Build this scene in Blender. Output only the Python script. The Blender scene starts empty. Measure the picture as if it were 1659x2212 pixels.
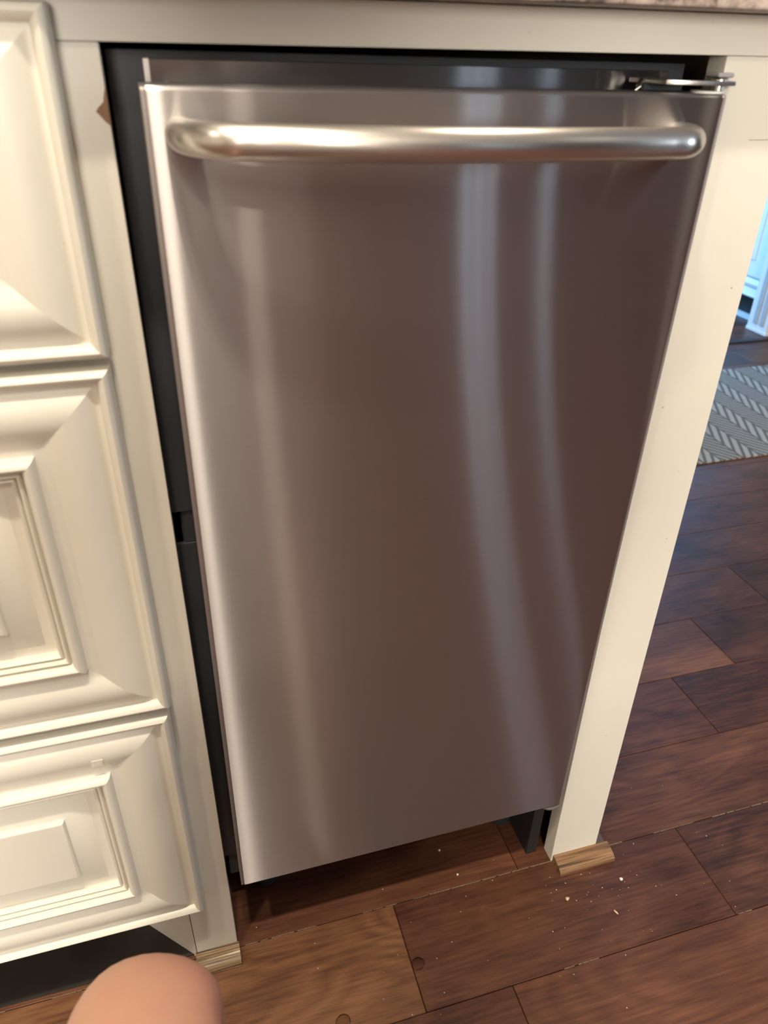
import bpy, bmesh, math, random
from mathutils import Vector, Matrix, Euler

random.seed(7)
S = bpy.context.scene
COL = S.collection
R = math.radians

# ------------------------------------------------------------------ camera
cam = bpy.data.cameras.new('camera')
camo = bpy.data.objects.new('camera', cam)
COL.objects.link(camo)
camo.location = (0.0135, -0.4707, 0.8350)
camo.rotation_euler = (1.02116, -0.01726, -0.28455)
cam.sensor_fit = 'VERTICAL'
cam.sensor_height = 36.0
cam.sensor_width = 27.0
cam.lens = 1613.8 * 36.0 / 2212.0
cam.clip_start = 0.01
cam.dof.use_dof = True
cam.dof.focus_distance = 0.80
cam.dof.aperture_fstop = 8.0
S.camera = camo

# ------------------------------------------------------------------ world, lamps, exposure
S.view_settings.view_transform = 'Standard'
S.view_settings.look = 'None'
S.view_settings.gamma = 1.0
S.view_settings.use_curve_mapping = False
S.view_settings.exposure = 0.17
S.cycles.use_denoising = True
S.cycles.max_bounces = 8
S.cycles.caustics_reflective = False
S.cycles.caustics_refractive = False
S.cycles.sample_clamp_indirect = 6.0

w = bpy.data.worlds.new('world')
S.world = w
w.use_nodes = True
w.node_tree.nodes['Background'].inputs[0].default_value = (0.5, 0.62, 0.8, 1)
w.node_tree.nodes['Background'].inputs[1].default_value = 0.15

CEIL = 2.44
WARM = (1.0, 0.875, 0.70)
# recessed lamps, some unseen ones added as fill: x, y, watts, radius
LAMPS = [(-0.06, -0.60, 15, 0.04), (0.050, -0.60, 10, 0.032), (-0.52, -0.62, 12, 0.045), (-0.12, -1.75, 16, 0.05), (-1.35, -0.75, 5, 0.05),
         (-1.90, -1.00, 3, 0.06), (0.95, 0.40, 13, 0.06), (0.44, -2.40, 1.8, 0.05), (2.18, -1.60, 0.8, 0.05)]  # far-left lamp and the one beyond the post are added fill


def area(name, loc, rot, size, size_y, watts, colr, shape='RECTANGLE'):
    l = bpy.data.lights.new(name, 'AREA')
    l.shape = shape
    l.size = size
    if shape == 'RECTANGLE':
        l.size_y = size_y
    l.energy = watts
    l.color = colr
    o = bpy.data.objects.new(name, l)
    COL.objects.link(o)
    o.location = loc
    o.rotation_euler = rot
    return o


for i, (x, y, p, r) in enumerate(LAMPS):
    area('lamp_light', (x, y, CEIL - 0.012), (0, 0, 0), 2 * r, 0, p, WARM, 'DISK')
# daylight through the two windows behind the camera and the window of the far room
for x, sx in ((2.084, 0.060), (2.175, 0.060), (2.266, 0.060)):
    area('daylight', (x, -4.46, 1.30), (R(90), 0, 0), sx, 1.8, 0.36, (0.62, 0.80, 1.0))
for x, sx in ((2.650, 0.036), (2.702, 0.036)):
    area('daylight', (x, -4.46, 1.30), (R(90), 0, 0), sx, 1.8, 0.30, (0.62, 0.80, 1.0))
area('room_fill', (-0.52, -4.38, 1.45), (R(90), 0, 0), 1.16, 1.3, 112, (1.0, 0.93, 0.84))  # unseen source added as fill for the rail, stiles and drawers
area('daylight', (0.95, 3.10, 1.35), (0, R(-90), 0), 1.3, 1.1, 140, (0.11, 0.46, 1.0))
area('daylight', (4.34, -1.80, 1.40), (0, R(90), 0), 1.3, 1.2, 22, (0.74, 0.87, 1.0))

# ------------------------------------------------------------------ helpers


def thing(name, label, cat, loc=(0, 0, 0), rot=(0, 0, 0), group=None):
    o = bpy.data.objects.new(name, None)
    o.empty_display_size = 0.05
    COL.objects.link(o)
    o.location = loc
    o.rotation_euler = rot
    o['label'] = label
    o['category'] = cat
    if group:
        o['group'] = group
    return o


def tag(o, label=None, cat=None, group=None, kind=None):
    if label: o['label'] = label
    if cat: o['category'] = cat
    if group: o['group'] = group
    if kind: o['kind'] = kind
    return o


class MB:
    """collects geometry for ONE mesh object"""

    def __init__(s):
        s.v = []
        s.f = []
        s.mi = []

    def add(s, vs, fs, m=0):
        b = len(s.v)
        s.v += [tuple(v) for v in vs]
        s.f += [tuple(b + i for i in f) for f in fs]
        s.mi += [m] * len(fs)

    def box(s, x0, x1, y0, y1, z0, z1, m=0):
        s.add([(x, y, z) for z in (z0, z1) for y in (y0, y1) for x in (x0, x1)],
              [(0, 2, 3, 1), (4, 5, 7, 6), (0, 1, 5, 4), (2, 6, 7, 3), (0, 4, 6, 2), (1, 3, 7, 5)], m)

    def prism(s, poly, axis, a0, a1, m=0):
        """extrude a 2D polygon along axis (0 x: poly=(y,z); 1 y: poly=(x,z); 2 z: poly=(x,y))"""
        def P(p, a):
            return [(a, p[0], p[1]), (p[0], a, p[1]), (p[0], p[1], a)][axis]
        n = len(poly)
        s.add([P(p, a0) for p in poly] + [P(p, a1) for p in poly],
              [tuple(range(n))[::-1], tuple(range(n, 2 * n))] + [(i, (i + 1) % n, n + (i + 1) % n, n + i) for i in range(n)], m)

    def tube(s, pts, rad, seg=16, cap=True, m=0, sq=(1, 1)):
        pts = [Vector(p) for p in pts]
        n = len(pts)
        rs = rad if isinstance(rad, (list, tuple)) else [rad] * n
        vs = []
        up = Vector((0, 0, 1))
        for i, p in enumerate(pts):
            t = (pts[min(i + 1, n - 1)] - pts[max(i - 1, 0)]).normalized()
            u = up if abs(t.dot(up)) < 0.95 else Vector((0, 1, 0))
            a = t.cross(u).normalized()
            b = a.cross(t).normalized()
            for k in range(seg):
                g = 2 * math.pi * k / seg
                vs.append(p + rs[i] * (math.cos(g) * a * sq[0] + math.sin(g) * b * sq[1]))
        fs = [(i * seg + k, i * seg + (k + 1) % seg, (i + 1) * seg + (k + 1) % seg, (i + 1) * seg + k)
              for i in range(n - 1) for k in range(seg)]
        if cap:
            fs += [tuple(range(seg))[::-1], tuple(range((n - 1) * seg, n * seg))]
        s.add(vs, fs, m)

    def lathe(s, c, prof, seg=24, axis=2, m=0):
        """prof: list of (radius, height) from bottom to top"""
        c = Vector(c)
        vs = []
        for r, h in prof:
            for k in range(seg):
                g = 2 * math.pi * k / seg
                a, b = r * math.cos(g), r * math.sin(g)
                vs.append(c + (Vector((a, b, h)) if axis == 2 else Vector((a, h, b))))
        n = len(prof)
        fs = [(i * seg + k, i * seg + (k + 1) % seg, (i + 1) * seg + (k + 1) % seg, (i + 1) * seg + k)
              for i in range(n - 1) for k in range(seg)]
        fs += [tuple(range(seg))[::-1], tuple(range((n - 1) * seg, n * seg))]
        s.add(vs, fs, m)

    def build(s, name, mat, parent=None, bevel=0, smooth=None, seg=2, world=True):
        me = bpy.data.meshes.new(name)
        me.from_pydata(s.v, [], s.f)
        bm = bmesh.new()
        bm.from_mesh(me)
        bmesh.ops.recalc_face_normals(bm, faces=bm.faces)
        if bevel:
            es = [e for e in bm.edges if len(e.link_faces) == 2 and e.calc_face_angle(0) > R(30)]
            bmesh.ops.bevel(bm, geom=es, offset=bevel, segments=seg, profile=0.5, affect='EDGES', clamp_overlap=True)
        bm.to_mesh(me)
        bm.free()
        mats = mat if isinstance(mat, (list, tuple)) else [mat]
        for q in mats:
            me.materials.append(q)
        if len(mats) > 1 and not bevel:
            for p, k in zip(me.polygons, s.mi):
                p.material_index = k
        if bevel and smooth is None:
            smooth = 35
        if smooth:
            for p in me.polygons:
                p.use_smooth = True
            me.set_sharp_from_angle(angle=R(smooth))
        o = bpy.data.objects.new(name, me)
        COL.objects.link(o)
        if smooth:
            wn = o.modifiers.new('weighted_normals', 'WEIGHTED_NORMAL')
            wn.mode = 'FACE_AREA'
            wn.weight = 100
            wn.keep_sharp = True
        if parent:
            put(o, parent, world)
        return o


def put(o, parent, world=True):
    o.parent = parent
    if world:
        p = parent
        M = Matrix.Identity(4)
        while p:
            M = Matrix.Translation(p.location) @ p.rotation_euler.to_matrix().to_4x4() @ M if p.type == 'EMPTY' else M
            p = p.parent
        if parent.type == 'EMPTY':
            o.matrix_parent_inverse = M.inverted()


# ------------------------------------------------------------------ materials
class NT:
    def __init__(s, name):
        s.m = bpy.data.materials.new(name)
        s.m.use_nodes = True
        s.t = s.m.node_tree
        s.b = s.t.nodes['Principled BSDF']

    def n(s, t, **kw):
        o = s.t.nodes.new(t)
        for k, v in kw.items():
            setattr(o, k, v)
        return o

    def l(s, a, b):
        s.t.links.new(a, b)

    def coord(s, scale=(1, 1, 1), rot=(0, 0, 0), rand=False):
        tc = s.n('ShaderNodeTexCoord')
        mp = s.n('ShaderNodeMapping')
        mp.inputs['Scale'].default_value = scale
        mp.inputs['Rotation'].default_value = rot
        src = tc.outputs['Object']
        if rand:
            oi = s.n('ShaderNodeObjectInfo')
            mu = s.n('ShaderNodeVectorMath', operation='MULTIPLY_ADD')
            cx = s.n('ShaderNodeCombineXYZ')
            for i in range(3):
                s.l(oi.outputs['Random'], cx.inputs[i])
            s.l(cx.outputs[0], mu.inputs[0])
            mu.inputs[1].default_value = (17.3, 31.7, 11.1)
            s.l(src, mu.inputs[2])
            src = mu.outputs[0]
        s.l(src, mp.inputs['Vector'])
        return mp.outputs['Vector']

    def noise(s, vec, scale, detail=3, rough=0.5, dist=0.0):
        o = s.n('ShaderNodeTexNoise')
        o.inputs['Scale'].default_value = scale
        o.inputs['Detail'].default_value = detail
        o.inputs['Roughness'].default_value = rough
        o.inputs['Distortion'].default_value = dist
        s.l(vec, o.inputs['Vector'])
        return o.outputs['Fac']

    def ramp(s, fac, stops):
        o = s.n('ShaderNodeValToRGB')
        el = o.color_ramp.elements
        while len(el) < len(stops):
            el.new(0.5)
        for e, (p, c) in zip(el, stops):
            e.position = p
            e.color = (c[0], c[1], c[2], 1) if len(c) == 3 else c
        s.l(fac, o.inputs['Fac'])
        return o.outputs['Color']

    def mix(s, fac, a, b, mode='MIX'):
        o = s.n('ShaderNodeMix', data_type='RGBA', blend_type=mode)
        for sock, v in ((o.inputs[0], fac), (o.inputs[6], a), (o.inputs[7], b)):
            if isinstance(v, (int, float)):
                sock.default_value = v
            elif isinstance(v, tuple):
                sock.default_value = (v[0], v[1], v[2], 1)
            else:
                s.l(v, sock)
        return o.outputs[2]

    def math(s, op, a, b=0.0, c=0.0):
        o = s.n('ShaderNodeMath', operation=op)
        for i, v in enumerate((a, b, c)):
            if isinstance(v, (int, float)):
                o.inputs[i].default_value = v
            else:
                s.l(v, o.inputs[i])
        return o.outputs[0]

    def bump(s, h, strength, dist=0.001):
        o = s.n('ShaderNodeBump')
        o.inputs['Strength'].default_value = strength
        o.inputs['Distance'].default_value = dist
        s.l(h, o.inputs['Height'])
        s.l(o.outputs[0], s.b.inputs['Normal'])

    def set(s, **kw):
        for k, v in kw.items():
            k = k.replace('_', ' ')
            i = s.b.inputs[k]
            if isinstance(v, (int, float)):
                i.default_value = v
            elif isinstance(v, tuple):
                i.default_value = (*v, 1) if len(v) == 3 and i.type == 'RGBA' else v
            else:
                s.l(v, i)
        return s


def simple(name, colr, rough=0.5, metal=0.0, var=0.08, scale=30, bump=0.0, spec=0.5):
    n = NT(name)
    v = n.coord()
    f = n.noise(v, scale, 4)
    a = tuple(c * (1 - var) for c in colr)
    b = tuple(min(1, c * (1 + var)) for c in colr)
    n.set(Base_Color=n.ramp(f, [(0.3, a), (0.7, b)]), Roughness=rough, Metallic=metal)
    n.b.inputs['Specular IOR Level'].default_value = spec
    if bump:
        n.bump(n.noise(v, scale * 6, 2), bump)
    return n.m


def paint_mat(name, colr, rough=0.42):
    n = NT(name)
    v = n.coord()
    big = n.noise(v, 9, 3)
    a = tuple(c * 0.965 for c in colr)
    c1 = n.ramp(big, [(0.3, a), (0.7, colr)])
    # a few small scuffs
    sc = n.noise(v, 140, 2, 0.5, 0.6)
    msk = n.ramp(sc, [(0.76, (0, 0, 0)), (0.80, (1, 1, 1))])
    col = n.mix(n.math('MULTIPLY', msk, 0.45), c1, (0.42, 0.35, 0.25))
    n.set(Base_Color=col, Roughness=rough)
    br = n.coord((1, 1, 1))
    h = n.noise(br, 260, 3, 0.6)
    h2 = n.noise(br, 22, 2)
    n.bump(n.math('ADD', n.math('MULTIPLY', h, 0.35), h2), 0.16, 0.0015)
    return n.m


def steel_mat(name, base, rough, aniso, gscale, bump, tangent=(1, 0, 0), halo=0.0):
    """brushed metal: narrow lobe along the brushing (tangent), wide across it"""
    n = NT(name)
    v = n.coord(gscale)
    g = n.noise(v, 1.0, 1, 0.5)
    lo = tuple(c * 0.975 for c in base)
    gl = n.n('ShaderNodeBsdfAnisotropic')
    gl.distribution = 'GGX'
    n.l(n.ramp(g, [(0.3, lo), (0.7, base)]), gl.inputs['Color'])
    gl.inputs['Roughness'].default_value = rough
    gl.inputs['Anisotropy'].default_value = aniso
    cx = n.n('ShaderNodeCombineXYZ')
    for i in range(3):
        cx.inputs[i].default_value = tangent[i]
    n.l(cx.outputs[0], gl.inputs['Tangent'])
    bp = n.n('ShaderNodeBump')
    bp.inputs['Strength'].default_value = bump
    bp.inputs['Distance'].default_value = 0.0004
    n.l(g, bp.inputs['Height'])
    n.l(bp.outputs[0], gl.inputs['Normal'])
    out = n.t.nodes['Material Output']
    if halo:
        g2 = n.n('ShaderNodeBsdfAnisotropic')
        g2.distribution = 'GGX'
        n.l(gl.inputs['Color'].links[0].from_socket, g2.inputs['Color'])
        g2.inputs['Roughness'].default_value = 0.38
        g2.inputs['Anisotropy'].default_value = 0.66
        n.l(cx.outputs[0], g2.inputs['Tangent'])
        n.l(bp.outputs[0], g2.inputs['Normal'])
        mx = n.n('ShaderNodeMixShader')
        mx.inputs[0].default_value = halo
        n.l(gl.outputs[0], mx.inputs[1])
        n.l(g2.outputs[0], mx.inputs[2])
        n.l(mx.outputs[0], out.inputs['Surface'])
    else:
        n.l(gl.outputs[0], out.inputs['Surface'])
    n.t.nodes.remove(n.b)
    return n.m


def wood_mat(name, stops, along=0, rough=0.35, gsc=1.0, rand=True, figure=0.5, bump=0.08, coat=0.0):
    """stained plank: long grain along the given axis with figured patches"""
    n = NT(name)
    sc = [26 * gsc] * 3
    sc[along] = 2.2 * gsc
    v = n.coord(tuple(sc), rand=rand)
    f1 = n.noise(v, 1.0, 5, 0.62, 0.9)
    sc2 = [9 * gsc] * 3
    sc2[along] = 4.5 * gsc
    v2 = n.coord(tuple(sc2), rand=rand)
    f2 = n.noise(v2, 1.0, 3, 0.55, 1.4)
    sc3 = [260 * gsc] * 3
    sc3[along] = 16 * gsc
    v3 = n.coord(tuple(sc3), rand=rand)
    f3 = n.noise(v3, 1.0, 3, 0.7)
    # cathedral rings: bands of a distorted low-frequency field
    sc4 = [7 * gsc] * 3
    sc4[along] = 2.0 * gsc
    v4 = n.coord(tuple(sc4), rand=rand)
    f4 = n.noise(v4, 1.0, 2, 0.5, 0.8)
    ring = n.math('FRACT', n.math('MULTIPLY', f4, 16.0))
    ring = n.math('ABSOLUTE', n.math('SUBTRACT', ring, 0.5))
    t = n.math('ADD', n.math('MULTIPLY', f1, 0.18), n.math('MULTIPLY', f2, 0.40))
    t = n.math('ADD', t, n.math('MULTIPLY', f3, 0.42))
    t = n.math('ADD', t, n.math('MULTIPLY', n.math('SUBTRACT', ring, 0.25), 0.22 * figure))
    if rand:
        oi = n.n('ShaderNodeObjectInfo')
        t = n.math('ADD', t, n.math('MULTIPLY', n.math('SUBTRACT', oi.outputs['Random'], 0.5), 0.16))
    col = n.ramp(t, stops)
    n.set(Base_Color=col, Roughness=n.math('MULTIPLY_ADD', f1, 0.18, rough - 0.09))
    n.b.inputs['Specular IOR Level'].default_value = 0.35
    n.b.inputs['Coat Weight'].default_value = coat
    n.b.inputs['Coat Roughness'].default_value = 0.25
    n.bump(n.math('ADD', n.math('MULTIPLY', f3, 0.6), n.math('MULTIPLY', ring, 0.5 * figure)), bump, 0.0008)
    return n.m


CREAM = paint_mat('cream_paint', (0.755, 0.725, 0.635))
CREAM_EDGE = simple('chipped_paint', (0.62, 0.58, 0.47), 0.55, var=0.3, scale=120)
STEEL = steel_mat('brushed_steel', (0.61, 0.585, 0.585), 0.185, 0.90, (26, 26, 480), 0.055, halo=0.34)
STEEL_EDGE = steel_mat('steel_edge', (0.66, 0.62, 0.59), 0.30, 0.0, (40, 40, 40), 0.02)
HEM = steel_mat('hem_steel', (0.50, 0.455, 0.43), 0.62, 0.0, (40, 40, 300), 0.02)
HANDLE = steel_mat('handle_steel', (0.74, 0.70, 0.64), 0.30, 0.35, (8, 500, 500), 0.10)
HINGE = simple('hinge_steel', (0.62, 0.60, 0.56), 0.30, 1.0, 0.1, 60)
BLACK = simple('black_coated_steel', (0.046, 0.051, 0.060), 0.36, 0.0, 0.15, 12, 0.02)
RUBBER = simple('black_rubber', (0.012, 0.012, 0.013), 0.7)
FLOOR_STOPS = [(0.34, (0.030, 0.010, 0.006)), (0.46, (0.075, 0.027, 0.015)), (0.56, (0.112, 0.043, 0.023)), (0.70, (0.180, 0.074, 0.037))]
FLOOR = wood_mat('stained_maple', FLOOR_STOPS, 0, 0.42, 1.0, True, 0.5)
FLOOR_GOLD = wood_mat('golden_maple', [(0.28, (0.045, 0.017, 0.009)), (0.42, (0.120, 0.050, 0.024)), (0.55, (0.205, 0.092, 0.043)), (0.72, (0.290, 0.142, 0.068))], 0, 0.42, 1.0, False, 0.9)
JOINT = simple('joint_dark', (0.030, 0.017, 0.011), 0.8)
DUST = simple('joint_dust', (0.20, 0.145, 0.10), 0.9, var=0.4, scale=300)


def oak_mat(name, stops, along):
    n = NT(name)
    sc = [430, 430, 430]
    sc[along] = 9
    f = n.noise(n.coord(tuple(sc), rand=True), 1.0, 3, 0.6, 0.3)
    sc = [90, 90, 90]
    sc[along] = 6
    f2 = n.noise(n.coord(tuple(sc), rand=True), 1.0, 2, 0.5)
    t = n.math('ADD', n.math('MULTIPLY', f, 0.75), n.math('MULTIPLY', f2, 0.25))
    n.set(Base_Color=n.ramp(t, stops), Roughness=0.5)
    n.bump(f, 0.3, 0.0006)
    return n.m


OAK = oak_mat('oak_shoe', [(0.38, (0.035, 0.019, 0.010)), (0.45, (0.15, 0.078, 0.036)), (0.56, (0.26, 0.142, 0.066)), (0.66, (0.36, 0.22, 0.115))], 0)
OAK_WORN = oak_mat('worn_oak_shoe', [(0.36, (0.040, 0.024, 0.014)), (0.44, (0.13, 0.078, 0.036)), (0.55, (0.30, 0.20, 0.10)), (0.62, (0.66, 0.58, 0.44))], 0)
OAK_END = simple('oak_end_grain', (0.13, 0.085, 0.055), 0.7, var=0.3, scale=250)
RAWPLY = wood_mat('raw_plywood', [(0.3, (0.06, 0.032, 0.018)), (0.6, (0.13, 0.075, 0.042)), (0.8, (0.17, 0.10, 0.06))], 2, 0.7, 1, False, 0.3)
CHIP = wood_mat('bare_wood', [(0.3, (0.16, 0.085, 0.05)), (0.7, (0.33, 0.20, 0.12))], 2, 0.8, 1, False, 0.2)
KICK_AND_SHADE = simple('dark_kick_and_shade', (0.032, 0.026, 0.022), 0.42, var=0.2, scale=18)  # kick boards, also the sheet standing for toe-space shade
WHITE = simple('white_paint', (0.78, 0.78, 0.76), 0.5, var=0.03)
WALLPAINT = simple('wall_paint', (0.30, 0.24, 0.20), 0.8, var=0.05, scale=6)
DARKWALL = simple('dark_wall_paint', (0.046, 0.036, 0.038), 0.8, var=0.08, scale=5)
CEILPAINT = simple('ceiling_paint', (0.70, 0.68, 0.63), 0.9, var=0.02, scale=6)


def granite_mat():
    n = NT('granite')
    v = n.coord()
    a = n.noise(v, 45, 5, 0.7, 0.6)
    b = n.noise(v, 190, 3, 0.6)
    c = n.ramp(a, [(0.36, (0.10, 0.075, 0.065)), (0.46, (0.38, 0.30, 0.26)), (0.60, (0.52, 0.44, 0.38)), (0.72, (0.33, 0.20, 0.16))])
    d = n.ramp(b, [(0.42, (0.75, 0.75, 0.75)), (0.6, (1, 1, 1))])
    n.set(Base_Color=n.mix(1.0, c, d, 'MULTIPLY'), Roughness=0.5)
    n.bump(b, 0.15)
    return n.m


GRANITE = granite_mat()

# ------------------------------------------------------------------ setting: floor with planks
PW = 0.1181
GAP = 0.0007


def plank(x0, x1, y0, y1):
    m = MB()
    b = 0.0006
    g = GAP / 2
    X0, X1, Y0, Y1 = x0 + g, x1 - g, y0 + g, y1 - g
    vs = [(X0, Y0, -0.010), (X1, Y0, -0.010), (X1, Y1, -0.010), (X0, Y1, -0.010),
          (X0, Y0, -b), (X1, Y0, -b), (X1, Y1, -b), (X0, Y1, -b),
          (X0 + b, Y0 + b, 0), (X1 - b, Y0 + b, 0), (X1 - b, Y1 - b, 0), (X0 + b, Y1 - b, 0)]
    fs = [(0, 3, 2, 1)] + [(i, (i + 1) % 4, 4 + (i + 1) % 4, 4 + i) for i in range(4)] + \
         [(4 + i, 4 + (i + 1) % 4, 8 + (i + 1) % 4, 8 + i) for i in range(4)] + [(8, 9, 10, 11)]
    m.add(vs, fs)
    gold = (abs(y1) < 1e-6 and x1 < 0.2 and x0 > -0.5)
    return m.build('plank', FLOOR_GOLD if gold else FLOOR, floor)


m = MB()
m.box(-3.0, 4.4, -4.5, 4.5, -0.03, -0.0045)
floor = m.build('floor', JOINT)
tag(floor, kind='structure')
JOINTS = {0: [-0.42, 0.1771, 0.5531, 1.02], -1: [-0.55, 0.273, 1.30], 1: [-0.70, -0.30, 0.335, 0.95], 2: [-0.9, 0.02, 0.71, 1.21],
          3: [-0.6, 0.28, 0.83, 1.34]}
XA, XB = -0.80, 2.95
for r in range(-3, 19):
    y0 = (r - 1) * PW
    y1 = r * PW
    js = JOINTS.get(r)
    if js is None:
        js = []
        x = XA + random.uniform(0.1, 0.5)
        while x < XB:
            js.append(x)
            x += random.uniform(0.35, 0.75)
    xs = [XA] + [j for j in js if XA + 0.05 < j < XB - 0.05] + [XB]
    x = xs[-2]
    while XB - x > 0.8:
        x += random.uniform(0.4, 0.65)
        if XB - x > 0.1:
            xs.insert(-1, x)
    for a, b in zip(xs, xs[1:]):
        plank(a, b, y0, y1)
# boards of the rest of the room, outside the frame: one joined part
m = MB()
for (x0, x1, y0, y1) in ((-3.0, XA, -4.5, 4.5), (XB, 4.4, -4.5, 4.5), (XA, XB, -4.5, -4 * PW), (XA, XB, 18 * PW, 4.5)):
    y = y0
    while y < y1 - 1e-4:
        m.box(x0, x1, y + GAP, min(y + PW, y1) - GAP, -0.009, 0)
        y += PW
tag(m.build('far_boards', FLOOR, floor), kind='stuff')
# pale dust caught in the joint in front of the appliance
m = MB()
x = -0.35
while x < 1.0:
    L_ = random.uniform(0.004, 0.03)
    if random.random() < 0.8 and not (0.375 < x < 0.445):
        wd = random.uniform(0.0005, 0.0011)
        m.box(x, x + L_, -wd / 2, wd / 2, -0.004, 0.00015)
    x += L_ + random.uniform(0, 0.004)
x = 0.28
while x < 1.2:
    L_ = random.uniform(0.004, 0.02)
    if random.random() < 0.3:
        m.box(x, x + L_, -PW - 0.0004, -PW + 0.0004, -0.004, 0.0001)
    x += L_ + random.uniform(0, 0.01)
tag(m.build('joint_dust', DUST, floor), kind='stuff')

# room shell


def structure(name, mat, *boxes):
    m = MB()
    for b in boxes:
        m.box(*b)
    return tag(m.build(name, mat), kind='structure')


structure('ceiling', CEILPAINT, (-3.0, 4.4, -4.5, 4.5, CEIL, CEIL + 0.06))
LIGHTWALL = simple('cream_wall_paint', (0.66, 0.60, 0.50), 0.8, var=0.03, scale=6)
structure('wall_left', LIGHTWALL, (-3.06, -3.0, -4.5, 4.5, 0, CEIL))
structure('wall_right', DARKWALL, (4.4, 4.46, -4.5, -2.42, 0, CEIL), (4.4, 4.46, -1.18, 4.5, 0, CEIL), (4.4, 4.46, -2.42, -1.18, 0, 0.72), (4.4, 4.46, -2.42, -1.18, 2.08, CEIL))
structure('wall_front', WALLPAINT, (-3.0, 4.4, 4.5, 4.56, 0, CEIL))
structure('wall_middle', LIGHTWALL, (0.80, 0.88, 2.3, 4.5, 0, 0.66), (0.80, 0.88, 2.3, 4.5, 2.04, CEIL), (0.80, 0.88, 2.3, 2.52, 0.66, 2.04), (0.80, 0.88, 3.68, 4.5, 0.66, 2.04))
structure('bounce_wall_left', LIGHTWALL, (-3.0, -1.16, -4.5, -4.47, 0, CEIL), (-1.16, 0.08, -4.5, -4.47, 0, 0.78), (-1.16, 0.08, -4.5, -4.47, 2.12, CEIL))  # unseen pale facing added over the back wall to bounce fill light
structure('bounce_wall_right', LIGHTWALL, (0.08, 0.42, -4.5, -4.47, 0, CEIL))  # unseen pale facing added to brighten the left of the door reflection
structure('wall_back', DARKWALL, (-3.0, -1.16, -4.56, -4.5, 0, CEIL), (-1.16, 0.08, -4.56, -4.5, 0, 0.78), (-1.16, 0.08, -4.56, -4.5, 2.12, CEIL), (0.08, 2.03, -4.56, -4.5, 0, CEIL), (2.32, 2.61, -4.56, -4.5, 0, CEIL), (2.74, 4.4, -4.56, -4.5, 0, CEIL),
          (2.03, 2.32, -4.56, -4.5, 0, 0.34), (2.61, 2.74, -4.56, -4.5, 0, 0.34),
          (2.03, 2.32, -4.56, -4.5, 2.26, CEIL), (2.61, 2.74, -4.56, -4.5, 2.26, CEIL))


def emit_mat(name, colr, s):
    m = bpy.data.materials.new(name)
    m.use_nodes = True
    t = m.node_tree
    b = t.nodes['Principled BSDF']
    b.inputs['Base Color'].default_value = (0.8, 0.85, 0.9, 1)
    b.inputs['Emission Color'].default_value = (*colr, 1)
    b.inputs['Emission Strength'].default_value = s
    return m


PANE = emit_mat('bright_pane', (0.66, 0.82, 1.0), 0.8)
PANE2 = emit_mat('bright_pane_far', (0.36, 0.66, 1.0), 1.5)


def window(n, x0, x1, y, z0, z1, pane, nb, side):
    t = bpy.data.objects.new('window_%d' % n, None)
    COL.objects.link(t)
    t.location = (x0, y, z0)
    tag(t, kind='structure')
    f = MB()
    d = 0.04
    for b in ((x0, x1, y - d, y + d, z0, z0 + .03), (x0, x1, y - d, y + d, z1 - .03, z1), (x0, x0 + .022, y - d, y + d, z0 + .03, z1 - .03),
              (x1 - .022, x1, y - d, y + d, z0 + .03, z1 - .03)):
        f.box(*b)
    f.build('frame', WHITE, t)
    for k in range(1, nb + 1):
        c = x0 + (x1 - x0) * k / (nb + 1)
        q = MB()
        q.box(c - .016, c + .016, y - .012, y + .012, z0 + .03, z1 - .03)
        q.build('mullion', WHITE, t)
    p = MB()
    p.box(x0 + .022, x1 - .022, y - side * .03, y - side * .026, z0 + .03, z1 - .03)
    p.build('pane', pane, t)


window(1, 2.03, 2.32, -4.53, 0.34, 2.26, PANE, 2, 1)
window(2, 2.61, 2.74, -4.53, 0.34, 2.26, PANE, 1, 1)
window(4, -1.16, 0.08, -4.53, 0.78, 2.12, emit_mat('fill_pane', (1.0, 0.90, 0.76), 3.0), 2, 1)  # unseen window added as a frame for the fill light


def side_window(n, x, y0, y1, z0, z1, pane, side):
    t = bpy.data.objects.new('window_%d' % n, None)
    COL.objects.link(t)
    t.location = (x, y0, z0)
    tag(t, kind='structure')
    d = 0.045
    f = MB()
    for b in ((x - d, x + d, y0, y1, z0, z0 + .04), (x - d, x + d, y0, y1, z1 - .04, z1), (x - d, x + d, y0, y0 + .04, z0 + .04, z1 - .04),
              (x - d, x + d, y1 - .04, y1, z0 + .04, z1 - .04)):
        f.box(*b)
    f.build('frame', WHITE, t)
    q = MB()
    c = (y0 + y1) / 2
    q.box(x - .015, x + .015, c - .012, c + .012, z0 + .04, z1 - .04)
    q.build('mullion', WHITE, t)
    p = MB()
    p.box(x - side * .030, x - side * .026, y0 + .04, y1 - .04, z0 + .04, z1 - .04)
    p.build('pane', pane, t)


side_window(3, 0.84, 2.52, 3.68, 0.66, 2.04, PANE2, 1)
side_window(5, 4.43, -2.42, -1.18, 0.72, 2.08, PANE, -1)

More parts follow.
